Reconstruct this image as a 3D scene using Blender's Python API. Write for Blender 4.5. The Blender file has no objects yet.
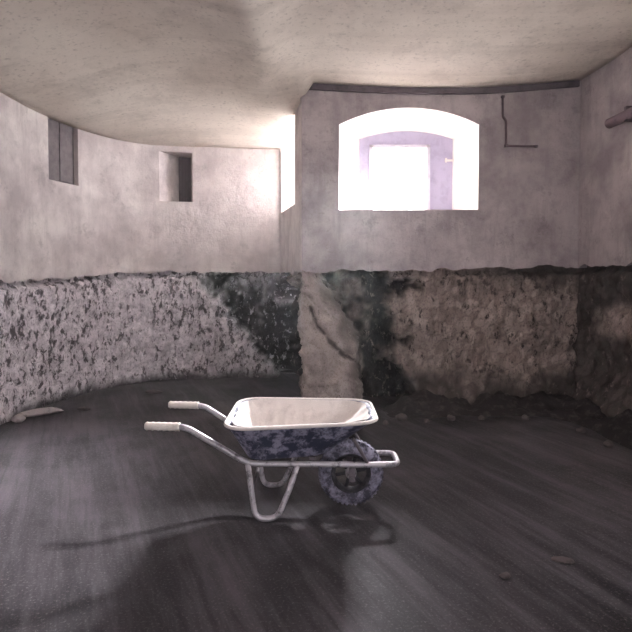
import bpy, bmesh, math, random
from mathutils import Vector, Matrix, noise
from mathutils.geometry import delaunay_2d_cdt

random.seed(7)
sc = bpy.context.scene
COL = sc.collection
F = 540.0            # focal length in pixels of a 632 px frame
EYE = 1.38
PITCH = math.radians(2.0)

# ------------------------------------------------------------------ camera
cd = bpy.data.cameras.new('camera')
cam = bpy.data.objects.new('camera', cd)
COL.objects.link(cam)
cam.location = (0, 0, EYE)
cam.rotation_euler = (math.pi / 2 - PITCH, 0, 0)
cd.sensor_width = 36
cd.lens = 36 * F / 632
cd.shift_y = -(44 - F * math.tan(PITCH)) / 632
cd.clip_start = 0.02
sc.camera = cam

# ------------------------------------------------------------------ world: bright overcast sky
w = bpy.data.worlds.new('overcast_sky')
sc.world = w
w.use_nodes = True
bg = w.node_tree.nodes['Background']
bg.inputs['Color'].default_value = (0.985, 0.965, 1.0, 1)
SKY, GLOW = 18.0, 1500.0        # hazy sky, brightest round the veiled sun behind the window wall
wt = w.node_tree
wc = wt.nodes.new('ShaderNodeTexCoord')
dot = wt.nodes.new('ShaderNodeVectorMath'); dot.operation = 'DOT_PRODUCT'
az, el = math.radians(29), math.radians(28)
dot.inputs[1].default_value = (math.sin(az) * math.cos(el), math.cos(az) * math.cos(el), math.sin(el))
wt.links.new(wc.outputs['Generated'], dot.inputs[0])
mr = wt.nodes.new('ShaderNodeMapRange'); mr.interpolation_type = 'SMOOTHSTEP'
mr.inputs['From Min'].default_value = math.cos(math.radians(23)); mr.inputs['From Max'].default_value = 1
mr.inputs['To Min'].default_value = 0; mr.inputs['To Max'].default_value = 1
wt.links.new(dot.outputs['Value'], mr.inputs['Value'])
ma = wt.nodes.new('ShaderNodeMath'); ma.operation = 'MULTIPLY_ADD'
ma.inputs[1].default_value = GLOW; ma.inputs[2].default_value = SKY
wt.links.new(mr.outputs['Result'], ma.inputs[0])
wt.links.new(ma.outputs[0], bg.inputs['Strength'])

sc.view_settings.view_transform = 'Standard'
sc.view_settings.look = 'None'
sc.view_settings.gamma = 1
sc.view_settings.use_curve_mapping = False
sc.view_settings.exposure = 0.27
sc.cycles.max_bounces = 10
sc.cycles.diffuse_bounces = 7

def portal(loc, rot, sx, sy):
    """marks a window or door opening so the sky light through it is sampled well"""
    l = bpy.data.lights.new('sky_portal', 'AREA')
    l.shape = 'RECTANGLE'; l.size = sx; l.size_y = sy
    l.cycles.is_portal = True
    o = bpy.data.objects.new('sky_portal', l)
    o.location = loc; o.rotation_euler = rot
    COL.objects.link(o)

# ------------------------------------------------------------------ node helpers
def srgb(r, g, b):
    f = lambda c: (c / 255 / 12.92) if c / 255 <= .04045 else ((c / 255 + .055) / 1.055) ** 2.4
    return (f(r), f(g), f(b), 1)

class NT:
    def __init__(s, name):
        s.m = bpy.data.materials.new(name)
        s.m.use_nodes = True
        s.t = s.m.node_tree
        s.b = s.t.nodes['Principled BSDF']
        s.geo = s.t.nodes.new('ShaderNodeNewGeometry')
        s.tc = s.t.nodes.new('ShaderNodeTexCoord')
    def n(s, kind, **kw):
        x = s.t.nodes.new(kind)
        for k, v in kw.items():
            setattr(x, k, v)
        return x
    def link(s, a, b): s.t.links.new(a, b)
    def coord(s, scale=(1, 1, 1), local=False, rot=(0, 0, 0)):
        mp = s.n('ShaderNodeMapping')
        mp.inputs['Scale'].default_value = scale
        src = s.tc.outputs['Object'] if local else s.geo.outputs['Position']
        if any(rot):
            mr = s.n('ShaderNodeMapping'); mr.inputs['Rotation'].default_value = rot
            s.link(src, mr.inputs['Vector']); src = mr.outputs['Vector']
        s.link(src, mp.inputs['Vector'])
        return mp.outputs['Vector']
    def noise(s, scale, detail=6, rough=.6, vec=None, dist=0):
        x = s.n('ShaderNodeTexNoise')
        x.inputs['Scale'].default_value = scale
        x.inputs['Detail'].default_value = detail
        x.inputs['Roughness'].default_value = rough
        x.inputs['Distortion'].default_value = dist
        s.link(vec if vec is not None else s.coord(), x.inputs['Vector'])
        return x.outputs['Fac']
    def ramp(s, fac, stops):
        r = s.n('ShaderNodeValToRGB')
        e = r.color_ramp.elements
        while len(e) < len(stops): e.new(.5)
        for i, (p, c) in enumerate(stops):
            e[i].position = p
            e[i].color = c if len(c) == 4 else (c[0], c[0], c[0], 1)
        s.link(fac, r.inputs['Fac'])
        return r.outputs['Color']
    def mix(s, fac, a, b, mode='MIX'):
        x = s.n('ShaderNodeMix', data_type='RGBA', blend_type=mode)
        for sock, v in ((x.inputs[0], fac), (x.inputs[6], a), (x.inputs[7], b)):
            if isinstance(v, (int, float)): sock.default_value = v
            elif isinstance(v, tuple): sock.default_value = v
            else: s.link(v, sock)
        return x.outputs[2]
    def attr(s, name):
        a = s.n('ShaderNodeAttribute'); a.attribute_name = name
        return a.outputs['Fac']
    def bump(s, h, strength, dist=.02, prev=None):
        b = s.n('ShaderNodeBump')
        b.inputs['Strength'].default_value = strength
        b.inputs['Distance'].default_value = dist
        s.link(h, b.inputs['Height'])
        if prev is not None: s.link(prev, b.inputs['Normal'])
        s.link(b.outputs['Normal'], s.b.inputs['Normal'])
        return b.outputs['Normal']
    def color(s, c):
        if isinstance(c, tuple): s.b.inputs['Base Color'].default_value = c
        else: s.link(c, s.b.inputs['Base Color'])
    def rough(s, r, spec=.3):
        if isinstance(r, (int, float)): s.b.inputs['Roughness'].default_value = r
        else: s.link(r, s.b.inputs['Roughness'])
        s.b.inputs['Specular IOR Level'].default_value = spec

def m_plaster(name, base, light, dark, peel=.5):
    t = NT(name)
    a = t.noise(1.5, 9, .7)
    b = t.noise(6.5, 9, .75)
    streak = t.noise(2.6, 6, .65, vec=t.coord((3.5, 3.5, .5)))
    c = t.ramp(a, [(.36, dark), (.5, base), (.62, light)])
    c = t.mix(t.ramp(b, [(.48, (0,)), (.66, (peel,))]), c, dark)
    c = t.mix(t.ramp(streak, [(.52, (0,)), (.68, (.5,))]), c, dark)
    scuff = t.noise(3.2, 10, .8)
    c = t.mix(t.ramp(scuff, [(.56, (0,)), (.62, (.4,))]), c, tuple(x * .62 for x in dark[:3]) + (1,))
    spots = t.noise(24, 5, .7)
    c = t.mix(t.ramp(spots, [(.58, (0,)), (.7, (.4,))]), c, tuple(x * .55 for x in dark[:3]) + (1,))
    t.color(c); t.rough(.92, .15)
    n = t.bump(b, .5, .03)
    t.bump(t.noise(38, 5, .7), .35, .008, n)
    return t.m

def m_stone(name, stone_a, stone_b, joint, earth, pits=(.56, .63), grime=.5):
    t = NT(name)
    cell = t.attr('cell'); rec = t.attr('joint'); damp = t.attr('damp')
    c = t.mix(cell, stone_a, stone_b)
    fine = t.noise(15, 6, .72, vec=t.coord((1, 1, .5)))
    tiny = t.noise(55, 5, .7, vec=t.coord((1, 1, .7)))
    big = t.noise(2.0, 6, .65)
    c = t.mix(t.ramp(big, [(.45, (0,)), (.7, (grime,))]), c, tuple(x * .45 for x in stone_b[:3]) + (1,))
    c = t.mix(t.ramp(tiny, [(.5, (0,)), (.66, (.5,))]), c, joint)
    c = t.mix(t.ramp(rec, [(.55, (0,)), (.98, (.28,))]), c, joint)
    # dark open pits between the stones, thicker where the big stain lies
    pit = t.n('ShaderNodeMath', operation='MULTIPLY_ADD')
    t.link(big, pit.inputs[0]); pit.inputs[1].default_value = .25; t.link(fine, pit.inputs[2])
    c = t.mix(t.ramp(pit.outputs[0], [(pits[0] + .12, (0,)), (pits[1] + .12, (.9,))]), c, joint)
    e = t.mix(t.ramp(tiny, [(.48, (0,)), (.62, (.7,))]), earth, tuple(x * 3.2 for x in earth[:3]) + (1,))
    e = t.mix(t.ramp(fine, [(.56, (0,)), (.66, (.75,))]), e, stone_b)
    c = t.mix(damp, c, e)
    t.color(c); t.rough(.95, .12)
    n = t.bump(fine, .7, .03)
    t.bump(tiny, .5, .008, n)
    return t.m

def m_plain(name, base, dark, scale=20, amt=.6, rough=.6, metal=0, spec=.3, lo=.5, hi=.65, bump=.2, local=True):
    t = NT(name)
    f = t.noise(scale, 8, .7, vec=t.coord(local=local))
    t.color(t.mix(t.ramp(f, [(lo, (0,)), (hi, (amt,))]), base, dark))
    t.rough(rough, spec)
    t.b.inputs['Metallic'].default_value = metal
    if bump: t.bump(f, bump, .006)
    return t.m

M = {}
M['plaster_apse'] = m_plaster('patchy_pale_plaster', srgb(208, 199, 197), srgb(226, 219, 215), srgb(176, 166, 166))
M['plaster'] = m_plaster('grey_lilac_plaster', srgb(178, 168, 170), srgb(194, 184, 185), srgb(144, 134, 137))
M['plaster_white'] = m_plain('whitewashed_plaster', srgb(238, 232, 226), srgb(214, 205, 198), 6, .5, .9, spec=.15, local=False)
M['stone_apse'] = m_stone('whitewashed_rubble_masonry', srgb(244, 236, 240), srgb(224, 214, 220), srgb(70, 62, 66), srgb(31, 28, 29), (.52, .58), .12)
M['stone'] = m_stone('brown_grey_rubble_masonry', srgb(178, 163, 156), srgb(138, 124, 119), srgb(46, 40, 40), srgb(27, 24, 25), (.55, .64), .4)

def m_ceiling():
    t = NT('board_marked_concrete')
    big = t.noise(.9, 6, .6)
    c = t.ramp(big, [(.35, srgb(204, 194, 183)), (.6, srgb(222, 213, 202))])
    board = t.noise(1.0, 3, .5, vec=t.coord((.25, 6, .25)))
    c = t.mix(t.ramp(board, [(.5, (0,)), (.66, (.25,))]), c, srgb(160, 148, 138))
    sp = t.noise(30, 4, .65)
    c = t.mix(t.ramp(sp, [(.56, (0,)), (.68, (.4,))]), c, srgb(120, 110, 103))
    soot = t.noise(2.4, 9, .75)
    c = t.mix(t.ramp(soot, [(.5, (0,)), (.68, (.4,))]), c, srgb(150, 139, 130))
    t.color(c); t.rough(.9, .15)
    n = t.bump(board, .12, .02)
    t.bump(sp, .15, .006, n)
    return t.m
M['ceiling'] = m_ceiling()

def m_floor():
    t = NT('damp_dark_screed')
    big = t.noise(.75, 7, .62, dist=.3)
    c = t.ramp(big, [(.36, srgb(30, 28, 31)), (.5, srgb(42, 39, 42)), (.64, srgb(68, 64, 68))])
    sweep = t.noise(2.0, 7, .68, vec=t.coord((.35, 3.0, 1), rot=(0, 0, math.radians(66))))
    c = t.mix(t.ramp(sweep, [(.44, (0,)), (.66, (.6,))]), c, srgb(92, 87, 92))
    rake = t.noise(9, 4, .6, vec=t.coord((.12, 2.6, 1), rot=(0, 0, math.radians(66))))
    c = t.mix(t.ramp(rake, [(.5, (0,)), (.68, (.5,))]), c, srgb(36, 33, 35))
    grit = t.noise(75, 5, .75)
    c = t.mix(t.ramp(grit, [(.54, (0,)), (.7, (.4,))]), c, srgb(132, 124, 128))
    t.color(c)
    t.rough(t.ramp(sweep, [(.35, (.72,)), (.7, (.9,))]), .16)
    n = t.bump(rake, .12, .015)
    t.bump(grit, .25, .004, n)
    return t.m
M['floor'] = m_floor()
M['panel'] = m_plain('lilac_grey_painted_timber', srgb(172, 166, 190), srgb(142, 136, 160), 9, .5, .7, local=False)
M['frame_paint'] = m_plain('pale_painted_frame', srgb(205, 200, 212), srgb(170, 164, 180), 12, .5, .6, local=False)
M['board_grey'] = m_plain('grimy_grey_boards', srgb(120, 112, 114), srgb(74, 68, 72), 8, .8, .8, local=False, lo=.4, hi=.7)
M['wood_and_shade'] = m_plain('dark_timber_and_shade', srgb(92, 82, 88), srgb(54, 46, 52), 9, .7, .8, local=False)  # also colours the strip that paints shade under the ceiling lip
M['rust'] = m_plain('dark_rusty_iron', srgb(98, 80, 86), srgb(62, 50, 56), 18, .7, .75, local=False)
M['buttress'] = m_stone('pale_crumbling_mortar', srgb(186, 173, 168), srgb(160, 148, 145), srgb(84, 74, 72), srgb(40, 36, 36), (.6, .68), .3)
M['earth'] = m_plain('dark_loose_earth', srgb(40, 36, 37), srgb(78, 70, 70), 16, .6, .95, local=False, spec=.1, bump=.6)
M['rock'] = m_plain('grey_rubble', srgb(84, 77, 77), srgb(44, 40, 41), 14, .7, .9, spec=.15, bump=.5)
M['rock_pale'] = m_plain('pale_rubble', srgb(170, 160, 160), srgb(104, 96, 98), 14, .6, .9, spec=.15, bump=.5)
M['steel'] = m_plain('worn_galvanised_tube', srgb(196, 190, 196), srgb(70, 62, 68), 17, .85, .5, metal=.45, spec=.4)
M['steel_dark'] = m_plain('dirty_tube', srgb(110, 102, 108), srgb(58, 52, 56), 26, .7, .55, metal=.4)
M['grip'] = m_plain('pale_rubber', srgb(232, 224, 216), srgb(188, 178, 170), 30, .4, .55)
M['tub'] = m_plain('cement_spattered_blue_steel', srgb(48, 52, 74), srgb(150, 148, 170), 12, .95, .55, metal=.1, lo=.46, hi=.57, bump=.4)
M['crust'] = m_plain('dried_cement', srgb(226, 218, 214), srgb(174, 164, 160), 9, .7, .9, spec=.15, lo=.48, hi=.72, bump=.5)
M['tyre'] = m_plain('dusty_rubber', srgb(62, 60, 72), srgb(158, 154, 174), 18, .9, .8, lo=.42, hi=.6, bump=.4)
M['wheel_rim'] = m_plain('dusty_black_rim', srgb(44, 42, 48), srgb(96, 92, 100), 22, .6, .6)

# ------------------------------------------------------------------ object helpers
def link(name, me, parent=None, mat=None, smooth=False):
    o = bpy.data.objects.new(name, me)
    COL.objects.link(o)
    if mat: me.materials.append(M[mat])
    if parent: o.parent = parent
    if smooth:
        for p in me.polygons: p.use_smooth = True
    return o

def from_bm(name, bm, mat, parent=None, smooth=False, normals=True):
    if normals: bmesh.ops.recalc_face_normals(bm, faces=bm.faces)
    me = bpy.data.meshes.new(name)
    bm.to_mesh(me); bm.free()
    return link(name, me, parent, mat, smooth)

def from_py(name, v, f, mat, parent=None, smooth=False):
    me = bpy.data.meshes.new(name)
    me.from_pydata([tuple(x) for x in v], [], f)
    me.validate(); me.update()
    return link(name, me, parent, mat, smooth)

def struct(o, label=None):
    o['kind'] = 'structure'
    if label: o['label'] = label
    return o

def tag(o, label, cat, group=None):
    o['label'] = label; o['category'] = cat
    if group: o['group'] = group
    return o

def box_into(bm, c, s, rz=0, rx=0, ry=0, bev=0):
    m = Matrix.Translation(c) @ Matrix.Rotation(rz, 4, 'Z') @ Matrix.Rotation(ry, 4, 'Y') @ Matrix.Rotation(rx, 4, 'X') @ Matrix.Diagonal((s[0], s[1], s[2], 1))
    r = bmesh.ops.create_cube(bm, size=1, matrix=m)
    if bev:
        es = {e for v in r['verts'] for e in v.link_edges}
        bmesh.ops.bevel(bm, geom=list(es), offset=bev, segments=2, affect='EDGES', profile=.7)

def round_path(pts, r, seg=5):
    pts = [Vector(p) for p in pts]
    out = [pts[0]]
    for a, b, c in zip(pts, pts[1:], pts[2:]):
        u = a - b; v = c - b
        k = min(r, u.length * .45, v.length * .45)
        p = b + u.normalized() * k; q = b + v.normalized() * k
        for i in range(seg + 1):
            s = i / seg
            out.append((1 - s) ** 2 * p + 2 * s * (1 - s) * b + s * s * q)
    out.append(pts[-1])
    return out

def tube_into(bm, pts, r, n=12, cap=True):
    pts = [Vector(p) for p in pts]
    t0 = (pts[1] - pts[0]).normalized()
    ref = Vector((0, 0, 1)) if abs(t0.z) < .9 else Vector((1, 0, 0))
    nv = t0.cross(ref).normalized()
    rings = []
    for i, p in enumerate(pts):
        if i == 0: t = t0
        elif i == len(pts) - 1: t = (pts[i] - pts[i - 1]).normalized()
        else: t = ((pts[i + 1] - pts[i]).normalized() + (pts[i] - pts[i - 1]).normalized()).normalized()
        nv = (nv - t * nv.dot(t)).normalized()
        bv = t.cross(nv)
        rr = r[i] if isinstance(r, (list, tuple)) else r
        rings.append([bm.verts.new(p + (nv * math.cos(2 * math.pi * k / n) + bv * math.sin(2 * math.pi * k / n)) * rr) for k in range(n)])
    for a, b in zip(rings, rings[1:]):
        for k in range(n):
            bm.faces.new((a[k], a[(k + 1) % n], b[(k + 1) % n], b[k]))
    if cap:
        bm.faces.new(rings[0][::-1]); bm.faces.new(rings[-1])

def lathe_into(bm, prof, c, n=40, axis='Y', closed=True):
    """prof: (radius, offset along the axis)"""
    c = Vector(c); rings = []
    for k in range(n):
        a = 2 * math.pi * k / n
        ring = []
        for r, o in prof:
            if axis == 'Y': ring.append(bm.verts.new(c + Vector((r * math.cos(a), o, r * math.sin(a)))))
            else: ring.append(bm.verts.new(c + Vector((r * math.cos(a), r * math.sin(a), o))))
        rings.append(ring)
    m = len(prof)
    for k in range(n):
        a, b = rings[k], rings[(k + 1) % n]
        for j in range(m if closed else m - 1):
            bm.faces.new((a[j], a[(j + 1) % m], b[(j + 1) % m], b[j]))

def fbm(p, o=4):
    return noise.fractal(p, .9, 2.0, o)

def sstep(a, b, x):
    t = max(0, min(1, (x - a) / (b - a))) if a != b else float(x > a)
    return t * t * (3 - 2 * t)

# ------------------------------------------------------------------ plan of the cellar
APSE = [(-2.60, -2.5), (-2.70, 0.5), (-2.78, 2.6), (-2.82, 4.0), (-2.83, 4.75), (-2.80, 5.35), (-2.66, 5.98), (-2.38, 6.52), (-1.95, 6.84), (-1.25, 6.98), (-0.44, 7.02)]
PIER = (-0.12, 5.60)
CORNER = (2.72, 5.60)
RIGHT = [CORNER, (2.82, 4.8), (2.88, 3.2), (2.85, 1.0), (2.75, -2.5)]

def catmull(pts, step):
    pts = [Vector(p) for p in pts]
    ext = [2 * pts[0] - pts[1]] + pts + [2 * pts[-1] - pts[-2]]
    out = []
    for i in range(1, len(ext) - 2):
        p0, p1, p2, p3 = ext[i - 1:i + 3]
        n = max(2, int((p2 - p1).length / step))
        for k in range(n):
            t = k / n
            out.append(.5 * ((2 * p1) + (p2 - p0) * t + (2 * p0 - 5 * p1 + 4 * p2 - p3) * t * t + (3 * p1 - p0 - 3 * p2 + p3) * t ** 3))
    out.append(pts[-1])
    return out

def segm(a, b, step):
    a = Vector(a); b = Vector(b); n = max(1, int((b - a).length / step))
    return [a.lerp(b, i / n) for i in range(n + 1)]

def plan(step, front=None):
    """four lists of plan points: apse, return of the pier, window wall, right wall"""
    return catmull(APSE, step), segm(APSE[-1], PIER, step), segm(PIER, CORNER, step), catmull(RIGHT, step)

def normals(parts):
    """inward normals, averaged at the shared corners"""
    allp = []; idx = []
    for p in parts:
        s = len(allp) - (1 if allp else 0)
        allp += p if not allp else p[1:]
        idx.append((s, s + len(p)))
    ns = []
    for i, p in enumerate(allp):
        d = Vector((0, 0))
        if i > 0: d += (p - allp[i - 1]).normalized()
        if i < len(allp) - 1: d += (allp[i + 1] - p).normalized()
        d.normalize()
        ns.append(Vector((d.y, -d.x)))
    return [ns[a:b] for a, b in idx]

LEDGE_PTS = [(-2.9, 1.28), (-2.6, 1.34), (-2.2, 1.38), (-.1, 1.375), (.6, 1.39), (2.0, 1.42), (2.75, 1.44), (3.2, 1.48)]
def ledge(x):
    for (a, za), (b, zb) in zip(LEDGE_PTS, LEDGE_PTS[1:]):
        if x <= b: return za + (zb - za) * max(0, (x - a) / (b - a))
    return LEDGE_PTS[-1][1]

# ---- hollows dug out under the pier, in wall coordinates
def inside(poly, x, z):
    """signed distance, positive inside"""
    n = len(poly); c = False; dm = 9
    for i in range(n):
        (x1, z1), (x2, z2) = poly[i], poly[(i + 1) % n]
        if (z1 > z) != (z2 > z) and x < (x2 - x1) * (z - z1) / (z2 - z1) + x1: c = not c
        dx, dz = x2 - x1, z2 - z1
        t = max(0, min(1, ((x - x1) * dx + (z - z1) * dz) / (dx * dx + dz * dz)))
        dm = min(dm, math.hypot(x - x1 - t * dx, z - z1 - t * dz))
    return dm if c else -dm
HOLE_APSE = [(-1.46, 1.26), (-1.2, 1.44), (-.72, 1.46), (-.2, 1.36), (-.2, -.1), (-.42, -.1), (-.86, .40), (-1.2, .85)]
HOLE_BACK = [(-.3, 1.36), (.2, 1.42), (.62, 1.40), (.98, 1.30), (.86, 1.05), (.92, .78), (.84, .5), (1.0, .22), (1.15, -.1), (-.3, -.1)]

def hollow(part, p, z):
    q = Vector((p.x * 2.6, p.y * 2.6, z * 2.6))
    jit = (.13 if part == 0 else .22) * fbm(q, 5) + .06 * noise.noise(q * 6) + .04 * noise.noise(q * 13)
    if part == 0:
        if p.y < 6: return 0
        return sstep(-.03, .05, inside(HOLE_APSE, p.x, z) + jit)
    if part == 1: return sstep(1.40, 1.22, z + jit)
    if part == 2: return sstep(-.04, .08, inside(HOLE_BACK, p.x, z) + jit)
    return 0

def masonry(name, part, pts, nrm, mat, parent):
    zs = [-.12 + .018 * i for i in range(int(1.82 / .018) + 1)]
    V = []; cell = []; joint = []; damp = []
    for p, n in zip(pts, nrm):
        L = ledge(p.x)
        for z in zs:
            q = Vector((p.x, p.y, z * .72))
            d, c = noise.voronoi(q * (15 if part == 0 else 13.0) + Vector((0, 0, .4 * fbm(q * 5, 2))))
            e = d[1] - d[0]
            j = 1 - sstep(.03, .30, e)
            rnd = noise.cell(c[0] * 13.7)
            h = hollow(part, p, z)
            off = .035 * fbm(q * 1.7, 3) + .03 * fbm(q * 7, 4) - .010 * j + .012 * rnd + .018 * noise.noise(Vector((p.x * 26, p.y * 26, z * 15)))
            if part in (2, 3):    # the undercut rubble bulges and falls forward towards the floor
                off += .16 * sstep(.55, 0, z) * (1 - h) + .05 * fbm(q * 3, 3)
            off -= (.34 if part == 0 else .26) * h * (1 + .7 * fbm(q * 3.5, 5))
            # raked joint in shadow under the plaster edge, then closing up behind the plaster
            off -= .09 * sstep(L - .10, L - .02, z + .03 * fbm(q * 4, 3)) * (1 - sstep(L + .06, L + .14, z))
            k = sstep(L + .05, L + .20, z)
            off = off * (1 - k) + .02 * k
            V.append((p.x + n.x * off, p.y + n.y * off, z))
            cell.append(min(1, abs(rnd)))
            joint.append(j)
            earth_mix = max(h, .85 * sstep(.14, 0.0, z + .05 * fbm(q * 5, 3)))
            if part >= 2: earth_mix = max(earth_mix, .8 * sstep(.45, .1, z + .25 * fbm(q * 3, 4)), .75 * sstep(L - .28, L - .05, z + .12 * fbm(q * 3, 3)) * sstep(1.0, 2.6, p.x))  # earth colour at the foot and, towards the right, below the ledge
            if part == 3:
                pale = sstep(.2, .07, abs(z - .88 + .08 * fbm(q * 3, 3))) * sstep(5.45, 5.1, p.y)  # light on the stones put into the colour as a pale band
                earth_mix = max(.8 * (1 - pale), earth_mix * (1 - pale))
            if h > 0: earth_mix *= 1 - .6 * sstep(.0, .45, fbm(q * 2.1 + Vector((3.1, 0, 1.7)), 4) + .25 * noise.noise(q * 17))
            damp.append(min(1, earth_mix))
    m = len(zs)
    faces = []
    for i in range(len(pts) - 1):
        for j in range(m - 1):
            a = i * m + j
            faces.append((a, a + 1, a + m + 1, a + m))
    o = from_py(name, V, faces, mat, parent, True)
    for nm, arr in (('cell', cell), ('joint', joint), ('damp', damp)):
        at = o.data.attributes.new(nm, 'FLOAT', 'POINT')
        at.data.foreach_set('value', arr)
    return o

TOP = 3.75
OFF = .03            # the plaster stands a little proud of the masonry

def upper_grid(name, pts, nrm, mat, holes, ragged=True):
    """plaster sheet; holes: (u0, u1, z0, z1) in running length along pts"""
    us = [0]
    for a, b in zip(pts, pts[1:]): us.append(us[-1] + (b - a).length)
    cuts = sorted(set([u for u in us] + [h[0] for h in holes] + [h[1] for h in holes]))
    def at(u):
        for i in range(len(us) - 1):
            if u <= us[i + 1] + 1e-9:
                t = (u - us[i]) / (us[i + 1] - us[i])
                return pts[i].lerp(pts[i + 1], t), nrm[i].lerp(nrm[i + 1], t).normalized()
    zs = sorted(set([0, .12] + [1.8 + .15 * i for i in range(14)] + [h[2] for h in holes] + [h[3] for h in holes]))
    V = []; faces = []
    for u in cuts:
        p, n = at(u)
        L = ledge(p.x)
        q = Vector((p.x, p.y, 0))
        j = .035 * fbm(q * 6, 4) + .012 * noise.noise(q * 23)
        for z in zs:
            zz = L + j if z == 0 else (L + .25 if z == .12 else z)
            V.append((p.x + n.x * OFF, p.y + n.y * OFF, zz))
    m = len(zs)
    for i in range(len(cuts) - 1):
        for k in range(m - 1):
            um = (cuts[i] + cuts[i + 1]) / 2; zm = (zs[k] + zs[k + 1]) / 2
            if any(h[0] < um < h[1] and h[2] < zm < h[3] for h in holes): continue
            a = i * m + k
            faces.append((a, a + 1, a + m + 1, a + m))
    # lower edge returns back to the masonry
    base = len(V)
    for i, u in enumerate(cuts):
        p, n = at(u); v = V[i * m]
        V.append((v[0] - n.x * .06, v[1] - n.y * .06, v[2] + .015))
    for i in range(len(cuts) - 1):
        faces.append((i * m, (i + 1) * m, base + i + 1, base + i))
    o = from_py(name, V, faces, mat)
    return o, at

# ------------------------------------------------------------------ walls
PL = plan(.02); NL = normals(PL)
PU = plan(.045); NU = normals(PU)

def u_of(pts, test):
    u = 0
    for a, b in zip(pts, pts[1:]):
        if test(a, b): return u
        u += (b - a).length
def u_px(pts, px, ymin):
    """running length at which the wall crosses a line of sight"""
    s = (px - 316) / F; u = 0
    for a, b in zip(pts, pts[1:]):
        fa, fb = a.x - s * a.y, b.x - s * b.y
        if a.y > ymin and fa * fb <= 0 and fa != fb:
            return u + (b - a).length * fa / (fa - fb)
        u += (b - a).length

# apse wall with two blind niches
un0, un1 = u_px(PU[0], 48, 4), u_px(PU[0], 78, 4)
us0, us1 = u_px(PU[0], 160, 5), u_px(PU[0], 193.5, 5)
nicheA = (un0, un1, 2.33, 2.97)
nicheB = (us0, us1, 2.27, 2.89)
wl, atL = upper_grid('wall_left', PU[0], NU[0], 'plaster_apse', [nicheA, nicheB])
struct(wl, 'pale patchy plaster wall curving round the left of the cellar')
masonry('rubble_base', 0, PL[0], NL[0], 'stone_apse', wl)['label'] = 'whitewashed pitted rubble masonry below the plaster'

def niche(name, at, u0, u1, z0, z1, depth, du, mat_rev, mat_back, label):
    """recess with jambs, sill, head and a back panel; du shifts the back edges (left, right)"""
    p0, n0 = at(u0); p1, n1 = at(u1); nn = (n0 + n1).normalized()
    A = p0 + n0 * OFF; B = p1 + n1 * OFF
    d = (B - A)
    A2 = A + d * du[0] - nn * depth; B2 = B - d * du[1] - nn * depth
    bm = bmesh.new()
    f = [bm.verts.new((p.x, p.y, z)) for p, z in ((A, z0), (B, z0), (B, z1), (A, z1))]
    k = [bm.verts.new((p.x, p.y, z)) for p, z in ((A2 - nn * .05, z0), (B2 - nn * .05, z0), (B2 - nn * .05, z1), (A2 - nn * .05, z1))]
    for i in range(4):
        j = (i + 1) % 4
        bm.faces.new((f[i], f[j], k[j], k[i]))
    o = struct(from_bm(name, bm, mat_rev), label)
    bm = bmesh.new()
    nb = 4
    for i in range(nb):
        a = A2.lerp(B2, i / nb); b = A2.lerp(B2, (i + 1) / nb)
        c = (a + b) / 2 - nn * (.02 + .006 * (i % 2))
        w_ = (b - a).length
        box_into(bm, (c.x, c.y, (z0 + z1) / 2), (w_ - .004, .04, z1 - z0 + .06), math.atan2(d.y, d.x), bev=.004)
    from_bm('back_boards', bm, mat_back, o)
    bm = bmesh.new(); c = (A2 + B2) / 2 - nn * .088
    box_into(bm, (c.x, c.y, (z0 + z1) / 2), ((B2 - A2).length + .3, .08, z1 - z0 + .3), math.atan2(d.y, d.x))
    from_bm('infill', bm, 'earth', o)
    return o
niche('window_2', atL, nicheA[0], nicheA[1], nicheA[2], nicheA[3], .05, (.0, .0), 'plaster_apse', 'board_grey', 'small blind window niche boarded in grimy grey on the curved left wall')
niche('window_3', atL, nicheB[0], nicheB[1], nicheB[2], nicheB[3], .30, (.62, .0), 'plaster_apse', 'wood_and_shade', 'narrow slit window niche with a dark back in the middle of the curved wall')

# return of the pier with a tall side window
retlen = (Vector(PIER) - Vector(APSE[-1])).length
d_ret = (Vector(PIER) - Vector(APSE[-1])).normalized()
w4 = (.12, .12 + .95, 2.13, 3.12)
wp, atP = upper_grid('wall_pier', PU[1], NU[1], 'plaster_apse', [w4])
struct(wp, 'short plaster wall running back from the middle pier edge')
masonry('rubble_base', 1, PL[1], NL[1], 'stone', wp)
a0, na = atP(w4[0]); b0, nb_ = atP(w4[1])
# jambs of the side window
bm = bmesh.new()
nn = Vector((-d_ret.y, d_ret.x))            # outward (+x)
if nn.x < 0: nn = -nn
A = a0 - nn * OFF; B = b0 - nn * OFF
A2 = A + nn * .36 + d_ret * .03; B2 = B + nn * .36
for i, (p, q) in enumerate(((A, A2), (B2, B))):
    vs = [bm.verts.new((t.x, t.y, z)) for t, z in ((p, w4[2]), (q, w4[2] + .02), (q, w4[3]), (p, w4[3]))]
    bm.faces.new(vs)
for z in (w4[2], w4[3]):
    vs = [bm.verts.new((t.x, t.y, z)) for t in (A, B, B2, A2)]
    bm.faces.new(vs)
struct(from_bm('window_4', bm, 'plaster_white'), 'tall white side window reveal beside the middle pier')
c = (A2 + B2) / 2
portal((c.x, c.y, (w4[2] + w4[3]) / 2), (math.pi / 2, 0, math.atan2(-nn.y, -nn.x) + math.pi / 2 ), .95, 1.0)

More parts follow.
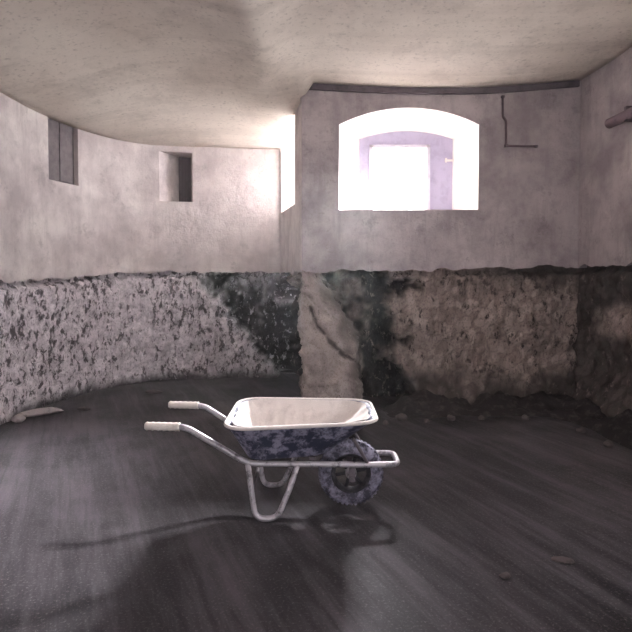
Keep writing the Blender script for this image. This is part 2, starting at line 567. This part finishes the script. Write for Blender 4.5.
# ------------------------------------------------------------------ window wall with the arched opening
YB = 5.60 - OFF
def arch(x0, x1, z0, zs, zc, n=20):
    """outline from lower left up over a segmental arch to lower right"""
    half = (x1 - x0) / 2; rise = zc - zs
    R = (half * half + rise * rise) / (2 * rise); cx = (x0 + x1) / 2; cz = zc - R
    a = math.asin(half / R)
    pts = [(x0, z0)]
    for i in range(n + 1):
        t = -a + 2 * a * i / n
        pts.append((cx + R * math.sin(t), cz + R * math.cos(t)))
    pts.append((x1, z0))
    return pts
WO = arch(.235, 1.665, 2.02, 2.885, 3.055)
WI = arch(.50, 1.575, 2.02, 2.91, 3.00)
YI = 6.28
bm = bmesh.new()
outer = []
xs = [PIER[0] + OFF * -.9 + (CORNER[0] + .1 - PIER[0]) * i / 70 for i in range(71)]
for i, x in enumerate(xs):
    q = Vector((x, 5.6, 0))
    outer.append((x, ledge(x) + .035 * fbm(q * 6, 4) + .012 * noise.noise(q * 23)))
low = list(outer)
outer += [(CORNER[0] + .1, TOP), (xs[0], TOP)]
ov = [bm.verts.new((x, YB, z)) for x, z in outer]
iv = [bm.verts.new((x, YB, z)) for x, z in WO]
ed = [bm.edges.new((l[i], l[(i + 1) % len(l)])) for l in (ov, iv) for i in range(len(l))]
bmesh.ops.triangle_fill(bm, edges=ed, use_beauty=True)
# lower edge return
lv = [bm.verts.new((x, YB + .07, z + .015)) for x, z in low]
for i in range(len(low) - 1):
    bm.faces.new((ov[i], ov[i + 1], lv[i + 1], lv[i]))
wb = struct(from_bm('wall_back', bm, 'plaster'), 'grey plaster window wall facing the camera')
masonry('rubble_base', 2, PL[2], NL[2], 'stone', wb)['label'] = 'brown rubble masonry with a dark dug-out hollow'

# arched reveal
bm = bmesh.new()
f = [bm.verts.new((x, YB, z)) for x, z in WO]
k = [bm.verts.new((x, YI, z)) for x, z in WI]
for i in range(len(f)):
    j = (i + 1) % len(f)
    bm.faces.new((f[i], f[j], k[j], k[i]))
win = struct(from_bm('window_1', bm, 'plaster_white'), 'arched window with bright white splayed reveals in the window wall')
# arched inner panel with the clear opening
OX0, OX1, OZ0, OZ1 = .655, 1.27, 2.02, 2.80
def panel(y0, y1, hole, mat, name, parent, outline):
    bm = bmesh.new()
    loops = []
    for y in (y0, y1):
        o_ = [bm.verts.new((x, y, z)) for x, z in outline]
        h_ = [bm.verts.new((x, y, z)) for x, z in hole]
        e = [bm.edges.new((l[i], l[(i + 1) % len(l)])) for l in (o_, h_) for i in range(len(l))]
        bmesh.ops.triangle_fill(bm, edges=e, use_beauty=True)
        loops.append((o_, h_))
    for a, b in zip(loops[0], loops[1]):
        for i in range(len(a)):
            j = (i + 1) % len(a)
            bm.faces.new((a[i], a[j], b[j], b[i]))
    return from_bm(name, bm, mat, parent)
out2 = [(x + (.02 if x > 1 else -.02), z + (.02 if z > 2.5 else -.02)) for x, z in WI]
panel(YI, YI + .06, [(OX0, OZ0), (OX0, OZ1), (OX1, OZ1), (OX1, OZ0)], 'panel', 'window_panel', win, out2)
bm = bmesh.new()
for c, s in (((OX0 - .02, YI - .012, 2.42), (.04, .05, .84)), ((OX1 + .02, YI - .012, 2.42), (.04, .05, .84)), (((OX0 + OX1) / 2, YI - .012, OZ1 + .02), (OX1 - OX0 + .08, .05, .04))):
    box_into(bm, c, s, bev=.005)
from_bm('window_frame', bm, 'frame_paint', win)
bm = bmesh.new()
box_into(bm, (1.53, YI - .03, 2.66), (.10, .03, .02), bev=.004)
box_into(bm, (1.49, YI - .045, 2.66), (.02, .02, .05), bev=.004)
from_bm('latch', bm, 'grip', win)
portal(((OX0 + OX1) / 2, YI + .07, (OZ0 + OZ1) / 2), (-math.pi / 2, 0, 0), OX1 - OX0, OZ1 - OZ0)

# right wall with a window out of the frame, near the camera
uR0 = u_of(PU[3], lambda a, b: b.y < 2.8); uR1 = u_of(PU[3], lambda a, b: b.y < 1.7)
wr, atR = upper_grid('wall_right', PU[3], NU[3], 'plaster', [(uR0, uR1, 1.9, 2.9)])
struct(wr, 'plaster wall on the right side of the cellar')
masonry('rubble_base', 3, PL[3], NL[3], 'stone', wr)
pa, _ = atR(uR0); pb, _ = atR(uR1)
bm = bmesh.new()
x0 = 2.85; X1 = 3.25
ring0 = [(pa.x - OFF, pa.y, 1.9), (pb.x - OFF, pb.y, 1.9), (pb.x - OFF, pb.y, 2.9), (pa.x - OFF, pa.y, 2.9)]
ring1 = [(X1, pa.y, 1.95), (X1, pb.y, 1.95), (X1, pb.y, 2.9), (X1, pa.y, 2.9)]
r0 = [bm.verts.new(p) for p in ring0]; r1 = [bm.verts.new(p) for p in ring1]
for i in range(4):
    j = (i + 1) % 4
    bm.faces.new((r0[i], r0[j], r1[j], r1[i]))
struct(from_bm('window_5', bm, 'plaster_white'), 'white window reveal in the right wall near the camera')
portal((X1, (pa.y + pb.y) / 2, 2.42), (0, math.pi / 2, 0), .95, 1.2)

# wall behind the camera; its unseen doorway is added for fill light
bm = bmesh.new()
DX0, DX1, DZ = .5, 1.05, 2.0
for c, s in ((((-3.0 + DX0) / 2, -2.6, 1.85), (DX0 + 3.0, .2, 3.9)), (((3.0 + DX1) / 2, -2.6, 1.85), (3.0 - DX1, .2, 3.9)), (((DX0 + DX1) / 2, -2.6, (DZ + 3.8) / 2), (DX1 - DX0, .2, 3.8 - DZ))):
    box_into(bm, c, s)
struct(from_bm('wall_front', bm, 'plaster'), 'plaster wall behind the camera with an unseen doorway added for fill light')
portal(((DX0 + DX1) / 2, -2.72, DZ / 2), (math.pi / 2, 0, 0), DX1 - DX0, DZ)

# ------------------------------------------------------------------ ceiling: two shallow vaults meeting in a groin
def zR(x, y):
    e = ((x - 1.32) / 1.75)
    edge = 3.30 - .055 * math.cos(max(-1, min(1, (x - 1.3) / 1.5)) * math.pi / 2) + .03 * sstep(1.6, 2.8, x)
    rise = .22 * (1 - sstep(0, 1, abs(5.6 - y) / 2.6 if y > 3 else 1)) if False else .16 * sstep(5.6, 3.4, y)
    return edge + rise * (1 - .6 * min(1, e * e)) - .22 * sstep(-.02, -.75, x) * (1 - .6 * sstep(5.0, 5.6, y)) - .6 * sstep(-.45, -1.5, x)
def zL(x, y):
    r = math.hypot((x + 1.25) / 1.65, max(0, y - 4.3) / 2.7)
    return 2.95 + .36 * (1 - sstep(.1, 1.12, r))
def smax(a, b, k):
    h = max(0, min(1, .5 + .5 * (a - b) / k))
    return b + (a - b) * h + k * h * (1 - h)
def zC(x, y):
    t = sstep(-.55, .15, x)
    a, b = zL(x, y), zR(x, y)
    z = smax(a, b, .05)
    if x < -.1:
        k = sstep(5.0, 5.6, y)
        z = z * (1 - k) + k * min(z, a + .12 * sstep(-.5, -.1, x))
    return z

bpl = plan(.09); bnl = normals(bpl)
loop = []
GAPS = [.0, .0, .045, .03]
for part in range(4):
    for p, n in zip(bpl[part][:-1] if part < 3 else bpl[part], bnl[part]):
        g = GAPS[part] + OFF - .01
        loop.append(Vector((p.x + n.x * g, p.y + n.y * g)))
pts = list(loop)
edges = [(i, (i + 1) % len(loop)) for i in range(len(loop))]
poly = [(p.x, p.y) for p in loop]
y = -2.45
while y < 7.1:
    x = -2.9
    while x < 2.95:
        if inside(poly, x, y) > .05: pts.append(Vector((x, y)))
        x += .08
    y += .08
vo, eo, fo, *_ = delaunay_2d_cdt(pts, edges, [], 1, 1e-5)
V = [(p.x, p.y, zC(p.x, p.y)) for p in vo]
ceil = from_py('ceiling', V, [tuple(reversed(f)) for f in fo], 'ceiling', None, True)
struct(ceil, 'pale concrete ceiling of two shallow vaults')
ceil.data.update()
up = ceil.data.polygons[0].normal.z > 0
md = ceil.modifiers.new('thickness', 'SOLIDIFY'); md.thickness = .10; md.offset = -1 if not up else 1
bm = bmesh.new(); box_into(bm, (0, 2.2, TOP + .05), (7.0, 10.6, .2))
struct(from_bm('roof_slab', bm, 'plaster'), 'slab above the vaults')

# dark strip standing in for the shadow band under the ceiling lip
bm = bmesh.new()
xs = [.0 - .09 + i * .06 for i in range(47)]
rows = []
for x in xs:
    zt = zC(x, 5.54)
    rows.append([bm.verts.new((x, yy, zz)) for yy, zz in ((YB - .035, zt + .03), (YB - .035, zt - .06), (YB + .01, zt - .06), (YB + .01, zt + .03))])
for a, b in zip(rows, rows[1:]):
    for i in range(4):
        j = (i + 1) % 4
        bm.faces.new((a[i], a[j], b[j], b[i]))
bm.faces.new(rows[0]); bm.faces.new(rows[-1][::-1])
struct(from_bm('shade_strip_1', bm, 'wood_and_shade'), 'dark strip painted for the shadow along the top of the window wall')

# ------------------------------------------------------------------ thin scattering volume added to imitate bloom round the window
hm = bpy.data.materials.new('window_bloom'); hm.use_nodes = True
hm.node_tree.nodes.remove(hm.node_tree.nodes['Principled BSDF'])
vs = hm.node_tree.nodes.new('ShaderNodeVolumeScatter')
vs.inputs['Density'].default_value = .0045; vs.inputs['Anisotropy'].default_value = .6
hm.node_tree.links.new(vs.outputs[0], hm.node_tree.nodes['Material Output'].inputs['Volume'])
M['haze'] = hm
bm = bmesh.new(); box_into(bm, (0, 2.4, 1.8), (7.6, 11.6, 4.2))
dz = struct(from_bm('bloom_haze', bm, 'haze'), 'thin haze volume added for the bloom round the window')

# ------------------------------------------------------------------ floor
V = []; faces = []
nx, ny = 130, 200
for j in range(ny + 1):
    for i in range(nx + 1):
        x = -3.1 + 6.4 * i / nx; y = -2.7 + 10.2 * j / ny
        q = Vector((x, y, 0))
        z = .012 * fbm(q * 1.3, 3) + .004 * fbm(q * 6, 3)
        near = sstep(1.15, 1.7, math.hypot(x / 1.2, (y - 3.2)))
        V.append((x, y, z * near))
for j in range(ny):
    for i in range(nx):
        a = j * (nx + 1) + i
        faces.append((a, a + 1, a + nx + 2, a + nx + 1))
struct(from_py('floor', V, faces, 'floor', None, True), 'dark damp screed floor of the cellar')

# ------------------------------------------------------------------ crumbling buttress under the pier
def lerp_tab(tab, t):
    for (a, va), (b, vb) in zip(tab, tab[1:]):
        if t <= b: return va + (vb - va) * (t - a) / (b - a)
    return tab[-1][1]
CRACK = [(-.06, 1.02), (.0, .86), (.12, .70), (.26, .55), (.44, .45), (.6, .40)]     # x, z of the open crack across the stub
def buttress():
    V = []; cell = []; joint = []; damp = []
    nz, na_ = 70, 60
    for j in range(nz + 1):
        t = j / nz
        z = 1.44 - 1.52 * t
        xl = -.145 + .02 * t
        xr = lerp_tab([(0, .02), (.125, .08), (.36, .31), (.52, .44), (.60, .41), (.88, .44), (1, .46)], t)
        yf = 5.57 - .05 * sstep(0, .1, t) - .26 * t ** 1.3
        yb = 6.05
        for i in range(na_ + 1):
            s = i / na_
            # section: back left, front left corner, front right corner, back right
            if s < .3: x, y_ = xl, yb + (yf - yb) * s / .3
            elif s < .62: x, y_ = xl + (xr - xl) * (s - .3) / .32, yf + .10 * ((s - .3) / .32) ** 2
            else: x, y_ = xr + .05 * (s - .62) / .38, yf + .10 + (yb - yf - .1) * (s - .62) / .38
            q = Vector((x, y_, z))
            d, c = noise.voronoi(q * 9)
            j_ = 1 - sstep(.02, .2, d[1] - d[0])
            k = .06 * fbm(q * 4, 5) + .035 * fbm(q * 11, 4) - .012 * j_
            nx_ = -1 if s < .3 else (0 if s < .62 else 1)
            ny_ = -1 if .25 < s < .7 else -.3
            V.append((x + nx_ * k, y_ + ny_ * k, z))
            cell.append(abs(noise.cell(c[0] * 9.1))); joint.append(j_ * .5)
            dc = 9
            for (xa, za), (xb, zb) in zip(CRACK, CRACK[1:]):
                u = max(0, min(1, ((x - xa) * (xb - xa) + (z - za) * (zb - za)) / ((xb - xa) ** 2 + (zb - za) ** 2)))
                dc = min(dc, math.hypot(x - xa - u * (xb - xa), z - za - u * (zb - za)))
            crk = sstep(.03, .008, dc + .02 * fbm(q * 9, 3)) if .28 < s < .66 else 0
            vx, vy, vz = V[-1]; V[-1] = (vx, vy + .035 * crk, vz)
            rag = sstep(-.04, .12, x - xr + .12 + .10 * fbm(q * 5, 4)) * sstep(.1, .2, t)
            damp.append(min(1, max(.9 * sstep(.66, .8, s) + .6 * sstep(.25, .1, s), .9 * crk, .6 * rag if s > .4 else 0)))  # flanks, crack and ragged right edge mixed towards the earth colour
    faces = []
    for j in range(nz):
        for i in range(na_):
            a = j * (na_ + 1) + i
            faces.append((a, a + na_ + 1, a + na_ + 2, a + 1))
    faces.append(tuple(range(na_ + 1)))
    o = from_py('buttress', V, faces, 'buttress', None, True)
    for nm, arr in (('cell', cell), ('joint', joint), ('damp', damp)):
        at = o.data.attributes.new(nm, 'FLOAT', 'POINT'); at.data.foreach_set('value', arr)
    return struct(o, 'pale crumbling masonry stub spreading to the right under the pier')
buttress()

bm = bmesh.new()
box_into(bm, (.62, 6.75, .45), (1.3, .9, 1.9))
box_into(bm, (-.2, 7.75, .45), (3.4, .5, 2.2))
box_into(bm, (1.6, 6.45, .45), (3.2, .5, 1.9))
struct(from_bm('ground_mass', bm, 'earth'), 'dark ground behind the dug-out hollow')

# ------------------------------------------------------------------ loose earth and rubble
def heap(name, spine, width, height, mat, seed):
    """an irregular bank of loose earth along a line on the floor"""
    pts = catmull(spine, .035)
    V = []; faces = []; m = 22
    L = len(pts)
    for i, p in enumerate(pts):
        d = (pts[min(i + 1, L - 1)] - pts[max(i - 1, 0)]).normalized()
        n = Vector((d.y, -d.x))
        e = sstep(0, .12, i / L) * sstep(1, .88, i / L)
        for k in range(m + 1):
            s = -1 + 2 * k / m
            q = Vector((p.x + n.x * s * width, p.y + n.y * s * width, seed))
            h = height * e * (1 - s * s) * (.75 + .7 * fbm(q * 3, 3)) + .03 * e * (1 - s * s) * fbm(q * 14, 4)
            V.append((q.x, q.y, -.02 + max(-.01, h)))
    for i in range(L - 1):
        for k in range(m):
            a = i * (m + 1) + k
            faces.append((a, a + m + 1, a + m + 2, a + 1))
    o = from_py(name, V, faces, mat, None, True)
    o['kind'] = 'stuff'
    return o
h = heap('earth_bank', [(.55, 5.28), (1.1, 5.36), (1.8, 5.42), (2.35, 5.36), (2.62, 4.95), (2.72, 4.3), (2.74, 3.6)], .30, .17, 'earth', 3)
tag(h, 'dark bank of loose earth along the foot of the window wall and right wall', 'earth')

def stone(name, loc, size, mat, label, seed, cat='stone', group=None, rz=0):
    bm = bmesh.new()
    bmesh.ops.create_icosphere(bm, subdivisions=4, radius=1)
    planes = []
    rnd = random.Random(seed)
    for i in range(9):
        v = Vector((rnd.uniform(-1, 1), rnd.uniform(-1, 1), rnd.uniform(-1, 1))).normalized()
        planes.append((v, rnd.uniform(.62, .9)))
    for v in bm.verts:
        p = v.co.copy()
        for n, d in planes:
            k = p.dot(n)
            if k > d: p -= n * (k - d) * .92
        p += p.normalized() * .07 * fbm(p * 3 + Vector((seed, 0, 0)), 3)
        v.co = Vector((p.x * size[0], p.y * size[1], p.z * size[2]))
    zmin = min(v.co.z for v in bm.verts)
    for v in bm.verts: v.co.z -= zmin
    o = from_bm(name, bm, mat, None, True)
    o.location = loc; o.rotation_euler = (0, 0, rz)
    return tag(o, label, cat, group)

def fl(px, py):
    """floor point seen at a pixel"""
    d = F * EYE / (py - 272)
    return ((px - 316) / F * d, d)
def floor_z(x, y):
    q = Vector((x, y, 0))
    return (.012 * fbm(q * 1.3, 3) + .004 * fbm(q * 6, 3)) * sstep(1.15, 1.7, math.hypot(x / 1.2, (y - 3.2)))

x, y = fl(508, 583)
stone('stone', (x, y, floor_z(x, y) - .006), (.028, .018, .016), 'rock', 'small dark stone lying alone on the floor at the lower right', 1)
x, y = fl(568, 566)
stone('mortar_flake', (x, y, floor_z(x, y) - .008), (.055, .04, .012), 'rock', 'flat grey mortar flake on the dark floor at the right', 2, 'debris')
x, y = fl(36, 417)
stone('plaster_slab', (x + .03, y, floor_z(x, y) - .01), (.22, .06, .035), 'rock_pale', 'long pale plaster slab fallen at the foot of the left wall', 3, 'debris', rz=math.radians(38))
x, y = fl(82, 411)
stone('mortar_lump', (x, y, floor_z(x, y) - .008), (.07, .045, .02), 'rock', 'grey mortar lump on the floor in front of the left wall', 4, 'debris')
x, y = fl(153, 394)
stone('stone', (x, y, floor_z(x, y) - .008), (.10, .05, .025), 'rock', 'flat grey stone near the foot of the curved wall behind the wheelbarrow handles', 5)
x, y = fl(16, 424)
stone('stone', (x, y, floor_z(x, y) - .008), (.07, .05, .04), 'rock_pale', 'small pale stone beside the fallen plaster slab by the left wall', 6)
rub = [(.47, 4.98, .05, .03), (.64, 4.90, .035, .025), (.80, 5.00, .06, .04), (1.02, 4.94, .035, .02), (1.26, 4.99, .045, .03), (1.55, 5.02, .035, .025), (1.95, 4.99, .04, .03), (2.28, 4.6, .04, .03), (2.30, 4.2, .05, .03)]
for i, (x, y, s, hh) in enumerate(rub):
    stone('rubble_stone', (x, y, floor_z(x, y) - .008), (s, s * .75, hh), 'rock', 'rough dark stone tumbled in front of the earth bank below the window wall', 20 + i, 'stone', 'stones tumbled along the foot of the dug-out wall', rz=i * 1.3)

# ------------------------------------------------------------------ pipes on the walls
def at_wall(px, py, yw): return ((px - 316) / F * yw, yw, EYE + (272 - py) / F * yw)
yw = YB - .016
bm = bmesh.new()
pth = [at_wall(500.5, 99, yw), at_wall(501, 119, yw), at_wall(504, 122, yw), at_wall(504.5, 147, yw), at_wall(534, 147.5, yw)]
tube_into(bm, round_path(pth, .03), .011, 10)
cp = tag(from_bm('conduit_pipe', bm, 'rust', None, True), 'thin dark pipe bent in an L on the window wall right of the arch', 'pipe')
for p in (pth[0], pth[3], pth[4]):
    bm = bmesh.new()
    box_into(bm, (p[0], yw - .003, p[2]), (.032, .028, .024), bev=.004)
    from_bm('pipe_clip', bm, 'wood_and_shade', cp)
bm = bmesh.new()
tube_into(bm, [(2.70, 5.02, 2.745), (2.725, 4.5, 2.75), (2.77, 3.7, 2.755), (2.79, 3.0, 2.76)], .047, 14)
ip = tag(from_bm('iron_pipe', bm, 'rust', None, True), 'thick rusty horizontal pipe along the right wall below the ceiling', 'pipe')
for yy, xx in ((4.75, 2.78), (3.6, 2.84)):
    bm = bmesh.new()
    box_into(bm, (xx - .03, yy, 2.755), (.12, .04, .13), bev=.006)
    from_bm('pipe_bracket', bm, 'wood_and_shade', ip)

# ------------------------------------------------------------------ wheelbarrow (forward = +X, origin on the floor)
wbw = bpy.data.objects.new('wheelbarrow', None)
COL.objects.link(wbw)
WY = 3.175
wbw.location = (0, WY, 0)
tag(wbw, 'muddy blue wheelbarrow with cement-crusted tub standing on the cellar floor', 'wheelbarrow')

TR = .0165
side = lambda s: [(-.915, s * .238, .535), (-.745, s * .238, .530), (-.70, s * .237, .520), (-.375, s * .215, .318), (.05, s * .135, .285), (.30, s * .105, .272), (.475, s * .095, .272)]
pth = round_path(side(-1) + side(1)[::-1], .05, 6)
bm = bmesh.new(); tube_into(bm, pth, TR, 14)
from_bm('frame', bm, 'steel', wbw, True)
for s in (-1, 1):
    bm = bmesh.new()
    rs = []
    P = []
    for i in range(19):
        t = i / 18
        P.append((-.938 + .19 * t, s * .238, .5355 - .005 * t))
        rs.append(.0215 + (.0025 if i % 3 == 1 else 0))
    rs[0] = .017; rs[-1] = .024
    tube_into(bm, P, rs, 14)
    from_bm('grip', bm, 'grip', wbw, True)['label'] = 'pale rubber hand grip'
for s in (-1, 1):
    bm = bmesh.new()
    y0 = s * .215
    tube_into(bm, round_path([(-.378, y0, .322), (-.362, s * .225, .20), (-.335, s * .235, .017), (-.215, s * .235, .017), (-.14, s * .21, .19), (-.105, s * .168, .292)], .055, 6), TR * .95, 12)
    from_bm('leg', bm, 'steel', wbw, True)
bm = bmesh.new()
tube_into(bm, [(-.357, -.228, .165), (-.357, .228, .165)], .011, 10)
from_bm('cross_brace', bm, 'steel_dark', wbw, True)

# tub: rings of rounded sections from the rim down to the floor pan
def rrect(x0, x1, hy0, hy1, z0, z1, r, n=9):
    """rounded outline; half width hy0 at the rear, hy1 at the nose; z from rear to nose"""
    pts = []
    cs = [(x1 - r * 1.5, hy1 - r, 0, r * 1.5), (x0 + r, hy0 - r, 1, r), (x0 + r, -hy0 + r, 2, r), (x1 - r * 1.5, -hy1 + r, 3, r * 1.5)]
    for cx, cy, q, rx in cs:
        for i in range(n):
            a = math.pi / 2 * (q + i / (n - 1))
            pts.append((cx + rx * math.cos(a), cy + r * math.sin(a)))
    # densify straight runs
    out = []
    m = len(pts)
    for i in range(m):
        a, b = pts[i], pts[(i + 1) % m]
        k = max(1, int(math.hypot(b[0] - a[0], b[1] - a[1]) / .05))
        for t in range(k):
            out.append((a[0] + (b[0] - a[0]) * t / k, a[1] + (b[1] - a[1]) * t / k))
    return [(x, y, z0 + (z1 - z0) * (x - x0) / (x1 - x0)) for x, y in out]
RIM = (-.492, .335, .335, .275, .545, .556, .12)
PAN = (-.385, .06, .215, .165, .335, .342, .08)
def section(t, grow=0):
    """t = 0 at the pan, 1 at the rim"""
    e = t ** .92
    L = [a + (b - a) * e for a, b in zip(PAN, RIM)]
    L[0] -= grow; L[1] += grow; L[2] += grow; L[3] += grow
    return L
def ring_at(t, grow, N=96):
    pts = rrect(*section(t, grow))
    # resample evenly to N points
    P = [Vector(p) for p in pts]; P.append(P[0])
    ln = [0]
    for a, b in zip(P, P[1:]): ln.append(ln[-1] + (b - a).length)
    out = []; i = 0
    for k in range(N):
        u = ln[-1] * k / N
        while ln[i + 1] < u: i += 1
        s = (u - ln[i]) / (ln[i + 1] - ln[i] + 1e-12)
        out.append(P[i].lerp(P[i + 1], s))
    return out
def shell(rings, bm, close_last=True):
    vs = [[bm.verts.new(p) for p in r] for r in rings]
    N = len(vs[0])
    for a, b in zip(vs, vs[1:]):
        for k in range(N):
            bm.faces.new((a[k], a[(k + 1) % N], b[(k + 1) % N], b[k]))
    for r in ((vs[0], vs[-1]) if close_last else (vs[0],)):
        c = Vector((0, 0, 0))
        for v in r: c += v.co
        cv = bm.verts.new(c / N)
        for k in range(N): bm.faces.new((r[k], r[(k + 1) % N], cv))
ts = [0, .06, .15, .3, .45, .6, .75, .9, 1]
out_r = [[p - Vector((0, 0, .0)) for p in ring_at(t, 0)] for t in ts]
in_r = [[p + Vector((0, 0, .004)) for p in ring_at(t, -.004)] for t in ts][::-1]
bm = bmesh.new()
shell(out_r + in_r, bm)
from_bm('tub', bm, 'tub', wbw, True)
# rolled rim
bm = bmesh.new()
rp = [p + Vector((0, 0, .002)) for p in ring_at(1, .006)]
n = len(rp); k = 10; rg = []
for i in range(n):
    t = (rp[(i + 1) % n] - rp[i - 1]).normalized(); b = Vector((0, 0, 1)); o_ = t.cross(b).normalized()
    rg.append([bm.verts.new(rp[i] + (o_ * math.cos(2 * math.pi * j / k) + b * math.sin(2 * math.pi * j / k)) * .0105) for j in range(k)])
for i in range(n):
    for j in range(k):
        bm.faces.new((rg[i][j], rg[i][(j + 1) % k], rg[(i + 1) % n][(j + 1) % k], rg[(i + 1) % n][j]))
from_bm('tub_rim', bm, 'crust', wbw, True)['label'] = 'rolled rim crusted with pale cement'
# crust of dried cement lining the inside
bm = bmesh.new()
rings = []
for t in [0, .05, .12, .25, .4, .55, .7, .85, .97]:
    r = ring_at(t, -.012, 120)
    cx = Vector((-.1, 0, .6))
    rr = []
    for p in r:
        q = p + Vector((0, 0, .012))
        rr.append(q + (cx - q).normalized() * max(0, .008 + .014 * fbm(q * 9, 4)))
    rings.append(rr)
shell(rings, bm, False)
from_bm('cement_crust', bm, 'crust', wbw, True)['label'] = 'pale dried cement lining the tub'

# tub supports
for s in (-1, 1):
    bm = bmesh.new()
    tube_into(bm, round_path([(.30, s * .105, .272), (.255, s * .13, .36), (.21, s * .15, .438)], .02), .010, 10)
    from_bm('tub_stay', bm, 'steel_dark', wbw, True)
for x, hw in ((-.30, .20), (-.02, .15)):
    bm = bmesh.new()
    box_into(bm, (x, 0, .3225), (.04, 2 * hw, .018), bev=.003)
    from_bm('tub_bearer', bm, 'steel_dark', wbw)

# wheel
WX, WR = .207, .193
bm = bmesh.new()
prof = []
for i in range(22):
    a = 2 * math.pi * i / 22
    prof.append((WR - .046 + .046 * math.cos(a), .042 * math.sin(a)))
lathe_into(bm, prof, (WX, 0, WR), 72)
ty = from_bm('tyre', bm, 'tyre', wbw, True)
bm = bmesh.new()
for k in range(44):
    a = 2 * math.pi * k / 44
    for s in (-1, 1):
        r = WR - .0045
        aa = a + (math.pi / 44 if s > 0 else 0)
        m = Matrix.Translation((WX + r * math.cos(aa), s * .0155, WR + r * math.sin(aa))) @ Matrix.Rotation(-aa, 4, 'Y') @ Matrix.Rotation(s * .35, 4, 'X') @ Matrix.Diagonal((.008, .026, .012, 1))
        bmesh.ops.create_cube(bm, size=1, matrix=m)
from_bm('tread', bm, 'tyre', ty)
bm = bmesh.new()
lathe_into(bm, [(.108, -.030), (.116, -.036), (.118, -.030), (.104, -.016), (.100, 0), (.104, .016), (.118, .030), (.116, .036), (.108, .030), (.094, .014), (.09, 0), (.094, -.014)], (WX, 0, WR), 48)
for k in range(6):
    a = 2 * math.pi * k / 6 + .2
    tube_into(bm, [(WX + .03 * math.cos(a), 0, WR + .03 * math.sin(a)), (WX + .097 * math.cos(a), 0, WR + .097 * math.sin(a))], [.014, .011], 8)
rm = from_bm('wheel_rim', bm, 'wheel_rim', wbw, True)
bm = bmesh.new()
lathe_into(bm, [(.001, -.05), (.024, -.05), (.032, -.035), (.034, 0), (.032, .035), (.024, .05), (.001, .05)], (WX, 0, WR), 24)
from_bm('hub', bm, 'steel', rm, True)
bm = bmesh.new()
tube_into(bm, [(WX, -.128, WR), (WX, .128, WR)], .009, 12)
from_bm('axle', bm, 'steel_dark', wbw, True)
for s in (-1, 1):
    bm = bmesh.new()
    box_into(bm, (WX, s * .119, WR + .042), (.034, .006, .115), bev=.002)
    tube_into(bm, [(WX, s * .122, WR), (WX, s * .134, WR)], .014, 6)
    from_bm('axle_bracket', bm, 'steel_dark', wbw)
